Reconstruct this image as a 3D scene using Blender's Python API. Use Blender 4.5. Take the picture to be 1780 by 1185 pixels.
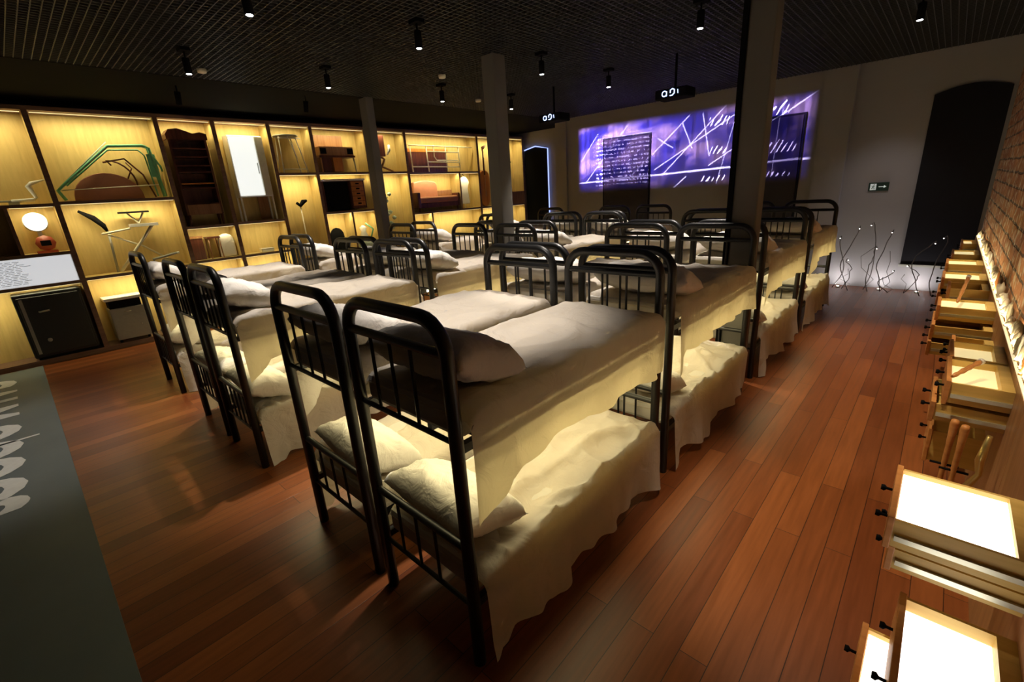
import bpy, bmesh, math, random
from math import sin, cos, pi, sqrt, radians
from mathutils import Vector, Matrix, noise
S = bpy.context.scene
for o in list(bpy.data.objects): bpy.data.objects.remove(o)
COL = S.collection

# ------------------------------------------------------------------ camera
def look_basis(yaw, pitch, roll):
    cy, sy = cos(yaw), sin(yaw); cp, sp = cos(pitch), sin(pitch)
    f = Vector((-sy*cp, cy*cp, -sp)); r = Vector((cy, sy, 0)); u = r.cross(f)
    return r*cos(roll)+u*sin(roll), u*cos(roll)-r*sin(roll), f
cam = bpy.data.cameras.new('camera'); co = bpy.data.objects.new('camera', cam); COL.objects.link(co)
r_, u_, f_ = look_basis(.7584, .3157, -.0621)
m = Matrix((r_, u_, -f_)).transposed().to_4x4(); m.translation = Vector((3.0335, -.9928, 2.1887))
co.matrix_world = m
cam.sensor_width = 36; cam.lens = 791.07/1780*36; cam.clip_start = .05
S.camera = co
# ------------------------------------------------------------------ world, exposure
w = bpy.data.worlds.new('world'); S.world = w; w.use_nodes = True
w.node_tree.nodes['Background'].inputs[0].default_value = (.5, .52, .6, 1)
w.node_tree.nodes['Background'].inputs[1].default_value = .004
S.view_settings.view_transform = 'Standard'; S.view_settings.look = 'None'
S.view_settings.gamma = 1; S.view_settings.use_curve_mapping = False
S.view_settings.exposure = 0.0
# light levels
SPOT_W, BUNK_W, SHELF_W, PROJ_W, BRICK_W, FLOOR_UP_W = 360, 7, 7.2, 42, 4.0, .35

# ------------------------------------------------------------------ light helpers
def area(name, loc, sx, sy, power, color, rot=(0, 0, 0), spread=180):
    l = bpy.data.lights.new(name, 'AREA'); l.shape = 'RECTANGLE'; l.size = sx; l.size_y = sy
    l.energy = power; l.color = color; l.spread = radians(spread)
    o = bpy.data.objects.new(name, l); COL.objects.link(o); o.location = loc; o.rotation_euler = rot
    return o
def spot(name, loc, target, power, color, angle=60, blend=.6, size=.03):
    l = bpy.data.lights.new(name, 'SPOT'); l.energy = power; l.color = color
    l.spot_size = radians(angle); l.spot_blend = blend; l.shadow_soft_size = size
    o = bpy.data.objects.new(name, l); COL.objects.link(o); o.location = loc
    d = Vector(target)-Vector(loc); o.rotation_euler = d.to_track_quat('-Z', 'Y').to_euler()
    return o
XC = {'1R': .935, '1L': 0.04, '2R': -1.82, '2L': -2.76, '3': -4.55}     # bunk columns, left edge
YR = [0.0, 2.02, 4.32, 6.36]                                          # bunk rows, head end
W, L = .81, 1.90
NEUT = (1, .90, .78); WARM = (1, .86, .46)
SPOTS = [(-1.42, .84), (-3.6, .93), (-3.45, 2.53), (-1.35, 2.49), (-3.44, 4.52), (-1.33, 4.53), (-3.37, 6.15), (-1.26, 6.14), (.84, 4.45), (2.49, 6.26), (.75, .7), (.5, 2.5), (2.55, 2.0), (2.55, 4.2), (-3.6, -1.5)]  # last three sit out of view, added to brighten aisle and floor panel

# ------------------------------------------------------------------ materials
MATS = {}
def new_mat(name):
    m = bpy.data.materials.new(name); m.use_nodes = True; MATS[name] = m
    return m, m.node_tree, m.node_tree.nodes['Principled BSDF']
def N(t, kind, **kw):
    n = t.nodes.new(kind)
    for k, v in kw.items(): setattr(n, k, v)
    return n
def plain(name, col, rough=.5, metal=0, var=.12, scale=18, bump=.0, spec=.5):
    m, t, b = new_mat(name)
    b.inputs['Roughness'].default_value = rough; b.inputs['Metallic'].default_value = metal
    b.inputs['Specular IOR Level'].default_value = spec
    tc = N(t, 'ShaderNodeTexCoord'); ns = N(t, 'ShaderNodeTexNoise'); ns.inputs['Scale'].default_value = scale
    ns.inputs['Detail'].default_value = 4
    t.links.new(tc.outputs['Object'], ns.inputs['Vector'])
    mx = N(t, 'ShaderNodeMix', data_type='RGBA')
    mx.inputs[6].default_value = (*[c*(1-var) for c in col], 1); mx.inputs[7].default_value = (*[min(1, c*(1+var)) for c in col], 1)
    t.links.new(ns.outputs['Fac'], mx.inputs[0]); t.links.new(mx.outputs[2], b.inputs['Base Color'])
    if bump:
        bp = N(t, 'ShaderNodeBump'); bp.inputs['Strength'].default_value = bump; bp.inputs['Distance'].default_value = .01
        t.links.new(ns.outputs['Fac'], bp.inputs['Height']); t.links.new(bp.outputs['Normal'], b.inputs['Normal'])
    return m
def emit(name, col, strength):
    m, t, b = new_mat(name)
    b.inputs['Base Color'].default_value = (*[c*.8 for c in col], 1)
    b.inputs['Emission Color'].default_value = (*col, 1); b.inputs['Emission Strength'].default_value = strength
    return m
def wood(name, c1, c2, rough=.45, axis='Z', scale=9, spec=.4):
    m, t, b = new_mat(name)
    tc = N(t, 'ShaderNodeTexCoord'); mp = N(t, 'ShaderNodeMapping')
    s = {'X': (1, 9, 9), 'Y': (9, 1, 9), 'Z': (9, 9, 1)}[axis]; mp.inputs['Scale'].default_value = s
    ns = N(t, 'ShaderNodeTexNoise'); ns.inputs['Scale'].default_value = scale/4; ns.inputs['Detail'].default_value = 6; ns.inputs['Distortion'].default_value = .6
    mx = N(t, 'ShaderNodeMix', data_type='RGBA'); mx.inputs[6].default_value = (*c1, 1); mx.inputs[7].default_value = (*c2, 1)
    mr = N(t, 'ShaderNodeMapRange'); mr.inputs[1].default_value = .3; mr.inputs[2].default_value = .7
    t.links.new(tc.outputs['Object'], mp.inputs[0]); t.links.new(mp.outputs[0], ns.inputs['Vector'])
    t.links.new(ns.outputs['Fac'], mr.inputs[0]); t.links.new(mr.outputs[0], mx.inputs[0]); t.links.new(mx.outputs[2], b.inputs['Base Color'])
    b.inputs['Roughness'].default_value = rough; b.inputs['Specular IOR Level'].default_value = spec
    return m
def cloth_mat(name, col, transl=.35):
    m, t, b = new_mat(name)
    b.inputs['Base Color'].default_value = (*col, 1); b.inputs['Roughness'].default_value = .9; b.inputs['Specular IOR Level'].default_value = .15
    tr = N(t, 'ShaderNodeBsdfTranslucent'); tr.inputs['Color'].default_value = (col[0]*.97, col[1]*.88, col[2]*.60, 1)
    ms = N(t, 'ShaderNodeMixShader'); ms.inputs[0].default_value = transl
    out = t.nodes['Material Output']
    tc = N(t, 'ShaderNodeTexCoord'); ns = N(t, 'ShaderNodeTexNoise'); ns.inputs['Scale'].default_value = 5; ns.inputs['Detail'].default_value = 5; ns.inputs['Distortion'].default_value = 1.2
    bp = N(t, 'ShaderNodeBump'); bp.inputs['Strength'].default_value = .6; bp.inputs['Distance'].default_value = .04
    t.links.new(tc.outputs['Object'], ns.inputs['Vector']); t.links.new(ns.outputs['Fac'], bp.inputs['Height'])
    t.links.new(bp.outputs['Normal'], b.inputs['Normal']); t.links.new(bp.outputs['Normal'], tr.inputs['Normal'])
    t.links.new(b.outputs[0], ms.inputs[1]); t.links.new(tr.outputs[0], ms.inputs[2]); t.links.new(ms.outputs[0], out.inputs['Surface'])
    return m
black = plain('black_enamel', (.012, .012, .013), .38, 0, .2, 6, spec=.5)
matte_black = plain('matte_black', (.008, .008, .009), .9, spec=.05)
sheet_m = cloth_mat('cotton_sheet', (.80, .755, .705), .45)
pillow_m = cloth_mat('cotton_pillowcase', (.80, .76, .71), .04)
mattress_m = plain('mattress_ticking', (.62, .58, .52), .9, 0, .06, 30)
col_m = plain('column_plaster', (.15, .14, .122), .85, 0, .06, 4, .05)
wall_m = plain('wall_plaster', (.30, .295, .31), .9, 0, .05, 3, .1)
dwall_m = plain('dark_wall_paint', (.05, .05, .055), .9, 0, .1, 3)
door_m = plain('dark_door_paint', (.016, .016, .02), .9, 0, .1, 5, spec=.1)
doorp_m = plain('door_panel_paint', (.06, .055, .065), .9, 0, .1, 5, spec=.1)
ply = wood('pale_plywood', (.56, .41, .15), (.68, .51, .20), .55, 'Z', 8)
edge_m = wood('dark_shelf_edge', (.17, .095, .065), (.26, .155, .11), .45, 'Y', 9)
oak = wood('drawer_wood', (.46, .18, .05), (.62, .28, .09), .4, 'X', 9)
oak_side = wood('drawer_side_wood', (.56, .36, .09), (.70, .48, .15), .45, 'X', 9)
darkwood = wood('dark_stained_wood', (.07, .022, .014), (.16, .05, .028), .3, 'Z', 9)
orangewood = wood('orange_varnished_wood', (.50, .17, .03), (.66, .27, .06), .3, 'Z', 9)
midwood = wood('brown_wood', (.26, .12, .05), (.38, .2, .09), .4, 'Z', 9)
brass = plain('brass', (.75, .58, .22), .3, .9)
steel = plain('galvanised_steel', (.62, .62, .5), .35, .9)
green_m = plain('green_enamel', (.17, .52, .30), .35)
cream_m = plain('cream_enamel', (.78, .74, .58), .4)
white_m = plain('white_enamel', (.82, .82, .78), .35)
grey_m = plain('grey_paint', (.34, .34, .31), .45)
red_m = plain('red_enamel', (.38, .07, .04), .4)
leather = plain('tan_leather', (.52, .23, .13), .35, 0, .15, 10)
terracotta = plain('terracotta_board', (.45, .19, .11), .6)
celadon = plain('pale_green_glaze', (.55, .68, .56), .3, 0, .3, 8)
lightpanel = emit('milky_light_panel', (1, .97, .90), 2.6)
dimpanel = emit('painted_glass_reflection', (1, .84, .42), .75)  # glow painted in for yellow light reflected by the glass drawer tops
lens_m = emit('lamp_lens', (.92, .95, 1), 22)
tube_m = emit('bunk_light_tube', (1, .86, .46), 20)
led_m = emit('led_strip', (1, .84, .42), .9)
lampdisc = emit('lamp_disc', (1, .96, .8), 4)
sign_glow = emit('blue_white_glow', (.45, .6, 1), 3)
whitebox = emit('white_lightbox', (.9, .92, .95), .62)
paint_white = plain('white_lettering', (.8, .82, .84), .6)
panel_m = plain('slate_floor_panel', (.13, .165, .19), .55, 0, .15, 2)
wire_m = plain('dark_wire', (.10, .09, .09), .5)
tip_m = emit('wire_tip_glow', (1, .97, .9), 8)
rubble = plain('whitewashed_rubble', (.62, .55, .42), .8, 0, .3, 20, .6)
m, t, b = new_mat('drawer_glass'); b.inputs['Roughness'].default_value = .03; b.inputs['Transmission Weight'].default_value = 1; b.inputs['IOR'].default_value = 1.1
glass = m
# floor boards run along Y
m, t, b = new_mat('jatoba_floor_boards'); floor_m = m
tc = N(t, 'ShaderNodeTexCoord'); mp = N(t, 'ShaderNodeMapping'); mp.inputs['Rotation'].default_value = (0, 0, pi/2)
br = N(t, 'ShaderNodeTexBrick'); br.offset = .37; br.inputs['Scale'].default_value = 1
br.inputs['Brick Width'].default_value = 1.9; br.inputs['Row Height'].default_value = .135
br.inputs['Mortar Size'].default_value = .0022; br.inputs['Mortar Smooth'].default_value = .3
br.inputs['Color1'].default_value = (.165, .042, .011, 1); br.inputs['Color2'].default_value = (.30, .092, .025, 1); br.inputs['Mortar'].default_value = (.03, .01, .005, 1)
mp2 = N(t, 'ShaderNodeMapping'); mp2.inputs['Scale'].default_value = (14, .9, 1)
ns = N(t, 'ShaderNodeTexNoise'); ns.inputs['Scale'].default_value = 2.5; ns.inputs['Detail'].default_value = 7
mx = N(t, 'ShaderNodeMix', data_type='RGBA', blend_type='MULTIPLY'); mx.inputs[0].default_value = .75
rp = N(t, 'ShaderNodeMapRange'); rp.inputs[1].default_value = .25; rp.inputs[2].default_value = .75; rp.inputs[3].default_value = .7; rp.inputs[4].default_value = 1.25
t.links.new(tc.outputs['Object'], mp.inputs[0]); t.links.new(mp.outputs[0], br.inputs['Vector'])
t.links.new(tc.outputs['Object'], mp2.inputs[0]); t.links.new(mp2.outputs[0], ns.inputs['Vector'])
t.links.new(ns.outputs['Fac'], rp.inputs[0]); t.links.new(br.outputs['Color'], mx.inputs[6]); t.links.new(rp.outputs[0], mx.inputs[7])
t.links.new(mx.outputs[2], b.inputs['Base Color'])
rr = N(t, 'ShaderNodeMapRange'); rr.inputs[3].default_value = .26; rr.inputs[4].default_value = .42
t.links.new(ns.outputs['Fac'], rr.inputs[0]); t.links.new(rr.outputs[0], b.inputs['Roughness'])
bp = N(t, 'ShaderNodeBump'); bp.inputs['Strength'].default_value = .25; bp.inputs['Distance'].default_value = .004
t.links.new(br.outputs['Fac'], bp.inputs['Height']); bp.invert = True; t.links.new(bp.outputs['Normal'], b.inputs['Normal'])
# brick wall (lies in the YZ plane)
m, t, b = new_mat('old_brickwork'); brick_m = m
tc = N(t, 'ShaderNodeTexCoord'); sx = N(t, 'ShaderNodeSeparateXYZ'); cb = N(t, 'ShaderNodeCombineXYZ')
nz = N(t, 'ShaderNodeTexNoise'); nz.inputs['Scale'].default_value = 3; nz.inputs['Detail'].default_value = 6
va = N(t, 'ShaderNodeVectorMath', operation='SCALE'); va.inputs['Scale'].default_value = .06
vb = N(t, 'ShaderNodeVectorMath', operation='ADD')
t.links.new(tc.outputs['Object'], sx.inputs[0]); t.links.new(sx.outputs['Y'], cb.inputs['X']); t.links.new(sx.outputs['Z'], cb.inputs['Y'])
t.links.new(tc.outputs['Object'], nz.inputs['Vector']); t.links.new(nz.outputs['Color'], va.inputs[0])
t.links.new(cb.outputs[0], vb.inputs[0]); t.links.new(va.outputs[0], vb.inputs[1])
br = N(t, 'ShaderNodeTexBrick'); br.inputs['Scale'].default_value = 1; br.inputs['Brick Width'].default_value = .42; br.inputs['Row Height'].default_value = .15
br.inputs['Mortar Size'].default_value = .014; br.inputs['Mortar Smooth'].default_value = .4
br.inputs['Color1'].default_value = (.34, .13, .05, 1); br.inputs['Color2'].default_value = (.55, .26, .10, 1); br.inputs['Mortar'].default_value = (.10, .06, .035, 1)
t.links.new(vb.outputs[0], br.inputs['Vector'])
n2 = N(t, 'ShaderNodeTexNoise'); n2.inputs['Scale'].default_value = 9; n2.inputs['Detail'].default_value = 8
cr = N(t, 'ShaderNodeMapRange'); cr.inputs[1].default_value = .52; cr.inputs[2].default_value = .62
mx = N(t, 'ShaderNodeMix', data_type='RGBA'); mx.inputs[7].default_value = (.66, .56, .38, 1)
t.links.new(tc.outputs['Object'], n2.inputs['Vector']); t.links.new(n2.outputs['Fac'], cr.inputs[0]); t.links.new(cr.outputs[0], mx.inputs[0])
t.links.new(br.outputs['Color'], mx.inputs[6]); t.links.new(mx.outputs[2], b.inputs['Base Color'])
b.inputs['Roughness'].default_value = .85
ad = N(t, 'ShaderNodeMath', operation='SUBTRACT'); t.links.new(n2.outputs['Fac'], ad.inputs[0]); t.links.new(br.outputs['Fac'], ad.inputs[1])
bp = N(t, 'ShaderNodeBump'); bp.inputs['Strength'].default_value = .9; bp.inputs['Distance'].default_value = .04
t.links.new(ad.outputs[0], bp.inputs['Height']); t.links.new(bp.outputs['Normal'], b.inputs['Normal'])

# ------------------------------------------------------------------ mesh helpers
class MB:
    def __init__(s): s.v = []; s.f = []; s.smooth = []
    def add(s, vs, fs, sm=False):
        k = len(s.v); s.v += [tuple(v) for v in vs]; s.f += [tuple(i+k for i in f) for f in fs]; s.smooth += [sm]*len(fs); return s
    def box(s, x0, x1, y0, y1, z0, z1, rot=None, piv=None):
        vs = [Vector((x, y, z)) for x in (x0, x1) for y in (y0, y1) for z in (z0, z1)]
        if rot is not None:
            p = Vector(piv) if piv else Vector(((x0+x1)/2, (y0+y1)/2, (z0+z1)/2)); vs = [rot @ (v-p)+p for v in vs]
        return s.add(vs, [(0, 1, 3, 2), (4, 6, 7, 5), (0, 4, 5, 1), (2, 3, 7, 6), (0, 2, 6, 4), (1, 5, 7, 3)])
    def tube(s, pts, r, n=8, closed=False, caps=True):
        pts = [Vector(p) for p in pts]; m = len(pts); rs = r if isinstance(r, (list, tuple)) else [r]*m
        rings = []; up = None
        for i, p in enumerate(pts):
            a = pts[i-1] if (i > 0 or closed) else p; c = pts[(i+1) % m] if (i < m-1 or closed) else p
            t = (c-a).normalized() if (c-a).length > 1e-9 else Vector((0, 0, 1))
            if up is None: up = t.orthogonal().normalized()
            up = (up-t*up.dot(t)); up = up.normalized() if up.length > 1e-6 else t.orthogonal().normalized()
            w = t.cross(up)
            rings.append([p+(up*cos(2*pi*k/n)+w*sin(2*pi*k/n))*rs[i] for k in range(n)])
        vs = [v for rg in rings for v in rg]; fs = []
        for i in range(m-1 if not closed else m):
            j = (i+1) % m
            for k in range(n): fs.append((i*n+k, i*n+(k+1) % n, j*n+(k+1) % n, j*n+k))
        s.add(vs, fs, True)
        if caps and not closed:
            k0 = len(s.v)-len(vs)
            s.f.append(tuple(k0+k for k in reversed(range(n)))); s.f.append(tuple(k0+(m-1)*n+k for k in range(n))); s.smooth += [False]*2
        return s
    def lathe(s, prof, c=(0, 0, 0), n=16, ax='Z'):
        vs = []; c = Vector(c)
        for r, h in prof:
            for k in range(n):
                a = 2*pi*k/n; x, y = r*cos(a), r*sin(a)
                vs.append(c+Vector({'Z': (x, y, h), 'X': (h, x, y), 'Y': (x, h, y)}[ax]))
        fs = [(i*n+k, i*n+(k+1) % n, (i+1)*n+(k+1) % n, (i+1)*n+k) for i in range(len(prof)-1) for k in range(n)]
        fs += [tuple(reversed(range(n))), tuple((len(prof)-1)*n+k for k in range(n))]
        return s.add(vs, fs, True)
    def prism(s, poly, h0, h1, ax='X'):
        n = len(poly); P = {'X': lambda a, b, h: (h, a, b), 'Y': lambda a, b, h: (a, h, b), 'Z': lambda a, b, h: (a, b, h)}[ax]
        vs = [P(a, b, h0) for a, b in poly]+[P(a, b, h1) for a, b in poly]
        return s.add(vs, [tuple(range(n)), tuple(reversed(range(n, 2*n)))]+[(i, n+i, n+(i+1) % n, (i+1) % n) for i in range(n)])
    def build(s, name, mat, parent=None, bevel=0, loc=None, subd=0):
        me = bpy.data.meshes.new(name); me.from_pydata(s.v, [], s.f)
        me.polygons.foreach_set('use_smooth', s.smooth)
        bm = bmesh.new(); bm.from_mesh(me); bmesh.ops.recalc_face_normals(bm, faces=bm.faces); bm.to_mesh(me); bm.free()
        me.materials.append(mat); o = bpy.data.objects.new(name, me); COL.objects.link(o)
        if parent: o.parent = parent
        if loc: o.location = loc
        if bevel:
            md = o.modifiers.new('bevel', 'BEVEL'); md.width = bevel; md.segments = 2; md.limit_method = 'ANGLE'
        return o
def box(*a, **k): return MB().box(*a, **k)
def tag(o, label=None, cat=None, group=None, kind=None):
    if label: o['label'] = label
    if cat: o['category'] = cat
    if group: o['group'] = group
    if kind: o['kind'] = kind
    return o
def thing(name, label, cat, loc=(0, 0, 0), group=None, rz=0):
    o = bpy.data.objects.new(name, None); COL.objects.link(o); o.location = loc; o.rotation_euler = (0, 0, rz); o.empty_display_size = .1
    return tag(o, label, cat, group)
def struct(o, label=None): o['kind'] = 'structure'; (label and o.__setitem__('label', label)); return o
def copy_tree(o, parent=None):
    c = o.copy(); COL.objects.link(c)
    if parent: c.parent = parent
    for ch in list(KIDS.get(o.name, [])): copy_tree(ch, c)
    return c
KIDS = {}
def reg(root):
    for o in bpy.data.objects:
        if o.parent: KIDS.setdefault(o.parent.name, []); (o not in KIDS[o.parent.name]) and KIDS[o.parent.name].append(o)
def arch(x0, x1, y, z0, z1, r, n=6):
    p = [(x0, y, z0), (x0, y, z1-r)]
    p += [(x0+r-r*cos(a), y, z1-r+r*sin(a)) for a in [pi/2*i/n for i in range(1, n+1)]]
    p += [(x1-r+r*sin(a), y, z1-r+r*cos(a)) for a in [pi/2*i/n for i in range(0, n+1)]]
    return p+[(x1, y, z0)]

# ------------------------------------------------------------------ room shell
XW, XE, YS, YN, H = -7.66, 3.55, -3.0, 10.2, 3.98
struct(box(XW-.2, XE+.2, YS-.2, 11.2, -.1, 0).build('floor', floor_m))
struct(box(XW-.2, XE+.2, YS-.2, 11.2, 4.12, 4.2).build('ceiling', matte_black))
struct(box(XE, XE+.2, YS, YN+.2, 0, 4.12).build('wall_right', brick_m))
struct(box(XW-.2, XW, YS, 11.2, 0, 4.12).build('wall_left', dwall_m))
struct(box(XW, XE, YS-.2, YS, 0, 4.12).build('wall_back', dwall_m))
struct(box(-5.0, XE, YN, YN+.15, 0, 4.12).build('wall_far', wall_m))
struct(box(XW, -5.0, 11.0, 11.2, 0, 4.12).build('wall_far_left', wall_m))
struct(box(-5.36, -5.0, YN-.06, 11.0, 0, 4.12).build('trim_1', wall_m))
struct(box(.98, 1.48, YN-.12, YN, 0, 4.12).build('trim_2', wall_m))
# solid dark ceiling border over the shelves and the far end
struct(box(XW, -4.95, YS, 11.0, 3.94, 4.1).build('trim_3', matte_black))
# open-cell louvre ceiling
lv = MB(); p = .072; x0, x1, y0, y1 = -4.95, XE, -2.4, 9.9
nx = int((x1-x0)/p); ny = int((y1-y0)/p)
for i in range(nx+1): lv.box(x0+i*p-.004, x0+i*p+.004, y0, y1, 3.945, 3.985)
for j in range(ny+1): lv.box(x0, x1, y0+j*p-.004, y0+j*p+.004, 3.9451, 3.9849)
louvre_m = plain('black_louvre', (.04, .04, .04), .5, 0, .1, 5, spec=.3)
struct(lv.build('ceiling_louvre', louvre_m))
# columns
for k, (cx, cy, sz, sy) in enumerate([(1.46, 3.98, .23, .19), (-1.93, 3.98, .22, .24), (-5.12, 3.98, .22, .16)]):
    c = box(cx, cx+sz, cy, cy+sy, 0, 3.95).build('column', col_m, bevel=.012)
    if k == 0: box(cx-.045, cx-.001, cy-.02, cy+.05, 0, 3.94).build('conduit', matte_black, c)
    tag(c, ['square plaster column rising between the right bunks, cropped at its top', 'square plaster column in the middle, before the leather sofa shelves', 'slim square column nearest the lit shelving, left of the others'][k], 'column', 'square plaster columns')
# dark panels under the projection and the arched one at right
for k, (a, b_, z1) in enumerate([(-3.84, -2.5, 3.36), (-.55, .73, 3.33)]):
    d = struct(box(a, b_, YN-.03, YN, 0, z1).build('door_%d' % (k+1), door_m))
    struct(box(a+.04, b_-.04, YN-.045, YN-.028, .04, z1-.04).build('door_panel', doorp_m, d))
pts = [(2.58, .48), (3.50, .48), (3.50, 3.32)]+[(3.50-.92*i/8, 3.32+.10*sin(pi*i/8)) for i in range(1, 8)]+[(2.58, 3.32)]
d = struct(MB().prism(pts, YN-.03, YN, 'Y').build('window_1', door_m))
struct(box(2.56, 3.52, YN-.06, YN, .44, .48).build('window_sill', grey_m, d))
pts = [(-7.2, 0), (-6.3, 0), (-6.3, 3.38)]+[(-6.3-.9*i/8, 3.38+.10*sin(pi*i/8)) for i in range(1, 8)]+[(-7.2, 3.38)]
struct(MB().prism(pts, 10.95, 11.0, 'Y').build('door_3', matte_black))
tag(MB().tube([(-6.26, 10.93, .3), (-6.26, 10.93, 3.40), (-6.75, 10.93, 3.50), (-7.2, 10.93, 3.42)], .018, 6).build('light_strip', emit('blue_strip', (.35, .45, 1), 1.6)), 'thin bluish light strip outlining the dark doorway at the far left', 'light strip')

# ------------------------------------------------------------------ floor panel with lettering
fp = thing('floor_panel', 'slate grey floor panel with big white letters, lower left corner', 'floor graphic', (-3, -2, 0))
o = box(-7.12, 1.6, -2.99, -1.12, 0.0, .012).build('base', panel_m, fp, loc=(3, 2, 0))
tm = MB()
for x, ch in [(-6.72, 'C'), (-6.15, 'A'), (-5.62, 'I'), (-5.25, 'M'), (-4.5, 'O'), (-3.92, 'O'), (-3.4, 'O'), (-2.85, 'O'), (-2.35, 'S')]:
    cu = bpy.data.curves.new('t', 'FONT'); cu.body = ch; cu.size = .95; cu.extrude = .001; cu.resolution_u = 4; cu.offset = .03
    to = bpy.data.objects.new('t', cu); COL.objects.link(to); dg = bpy.context.evaluated_depsgraph_get()
    me = bpy.data.meshes.new_from_object(to.evaluated_get(dg)); z0 = .0145
    tm.add([(v.co.x*.75+x, v.co.y-2.11, v.co.z+z0) for v in me.vertices], [tuple(p.vertices) for p in me.polygons])
    bpy.data.objects.remove(to); bpy.data.meshes.remove(me)
tm.box(-3.79, -3.75, -1.85, -1.30, .0135, .0155)
tm.build('lettering', paint_white, fp, loc=(3, 2, 0))

# ------------------------------------------------------------------ bunk beds
PR = .031
Z1, Z2, Z3, Z4, HT = 1.606, 1.218, .681, .3455, 1.775-PR
def make_bunk(bars, first):
    root = thing('bunk_bed', 'x', 'bunk bed')
    for nm, y in (('headboard', PR), ('footboard', L-PR)):
        e = MB().tube(arch(PR, W-PR, y, 0, HT, .15), PR, 12).build(nm, black, root)
        MB().tube([(PR, y, Z1), (W-PR, y, Z1)], .022, 8, caps=False).build('top_rail', black, e)
        for z, r in ((Z2, .013), (Z3, .020), (Z4, .013)): MB().tube([(PR, y, z), (W-PR, y, z)], r, 8, caps=False).build('cross_rail', black, e)
        for x in bars:
            for za, zb in ((Z2, Z1), (Z4, Z3)):
                MB().tube([(x, y, za), (x, y, zb)], .0085, 6, caps=False).build('spindle', black, e)
    for z in (1.165, .34):
        f = MB()
        for x in (PR+.004, W-PR-.004): f.box(x-.016, x+.016, 2*PR-.01, L-2*PR+.01, z, z+.04)
        for j in range(7): y = .15+j*.26; f.box(.04, W-.04, y, y+.06, z+.026, z+.04)
        f.build('bed_base', black, root)
    for z in (1.21, .385):
        box(.045, W-.045, .065, L-.065, z, z+.145).build('mattress', mattress_m, root, bevel=.03)
    MB().tube([(W*.5, .2, 1.12), (W*.5, L-.2, 1.12)], .013, 8).build('light_tube', tube_m, root)
    for yy in (.2, L-.2): box(W*.5-.018, W*.5+.018, yy-.03, yy+.03, 1.10, 1.165).build('tube_holder', black, root)
    return root
def fb(x, y, z): return noise.fractal(Vector((x, y, z)), 1, 2, 4)
def sheet_mesh(name, side, ztop, hem, seed, out=.032, amp=1.3):
    """cloth over a mattress; hangs on `side`, tucked on the other"""
    rnd = random.Random(seed); ph = rnd.random()*6; nv, r = 96, .035
    top = ztop+.012; xo = W+out; xi = .034
    prof = []   # (x, z, t): t > 0 on the hanging part
    prof += [(xi, top-.14+.035*i, 0) for i in range(4)]+[(xi+.012, top-.012, 0)]
    for i in range(34): prof.append((xi+.03+(xo-r-xi-.03)*i/33, top, 0))
    for i in range(1, 5): a = pi/2*i/4; prof.append((xo-r+r*sin(a), top-r+r*cos(a), 0))
    nd = 18
    vs = []; fs = []
    for j in range(nv):
        v = j/(nv-1); y = .062+v*(L-.124)
        hk = 1 if amp > 1.5 else .4; hm = hem+hk*(.035*sin(y*4.1+ph)+.03*fb(y*2.2, seed, 1))
        hm -= .17*max(0, 1-v/.10)**.8 + .03*max(0, (v-.9)/.1) - .03
        hm = max(hm, .012)
        row = list(prof)+[(xo, top-r-(top-r-hm)*i/nd, i/nd) for i in range(1, nd+1)]
        for x, z, t in row:
            flat = 1 if t == 0 and z > top-.006 else 0
            e = min(v, 1-v); sag = -.05*max(0, 1-e/.035)**2 if z > top-.05 else 0
            k1 = fb(x*2.6+seed, y*2.2, seed*1.7); k2 = fb(x*7+y*3, y*6-x*5, seed+3.3)
            zz = z+sag
            if flat:
                w = min(1, (x-xi)/.08)*min(1, e/.06)
                fq = .55 if amp > 1 else 1; k2 = noise.noise(Vector((x*5*fq+y*2, y*4*fq-x*3, seed+3.3))); k3 = noise.noise(Vector((x*3*fq+y*1.6*fq+seed*2, y*2.4*fq-x*1.8*fq, seed+8))); zz += amp*w*(.012*k1+.011*max(0, 1-abs(k2)*5)**1.5+.016*max(0, 1-abs(k3)*6)**1.5)
            fold = (.008+.034*t)*sin(y*9.5+ph+2.2*fb(y*1.4, seed, 9))+(.006+.012*t)*sin(y*23+ph*2+3*fb(y*1.1, seed, 4))+.02*t*fb(y*3, z*2, seed)
            xx = x+(fold*(1 if amp > 1.5 else .6)*(t**.8)+.012*t if t > 0 else 0)
            xx = max(xx, W+.014) if t > .05 else xx
            if t > 0 and e < .06: y2 = y+(0.012 if v < .5 else -.012)*t
            else: y2 = y+.012*t*fb(y*5, z*4, seed)
            vs.append((xx if side > 0 else W-xx, y2, zz))
    m = len(row)
    for j in range(nv-1):
        for i in range(m-1): fs.append((j*m+i, j*m+i+1, (j+1)*m+i+1, (j+1)*m+i))
    me = bpy.data.meshes.new(name); me.from_pydata(vs, [], fs); me.polygons.foreach_set('use_smooth', [True]*len(fs)); me.materials.append(sheet_m)
    return me
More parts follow.
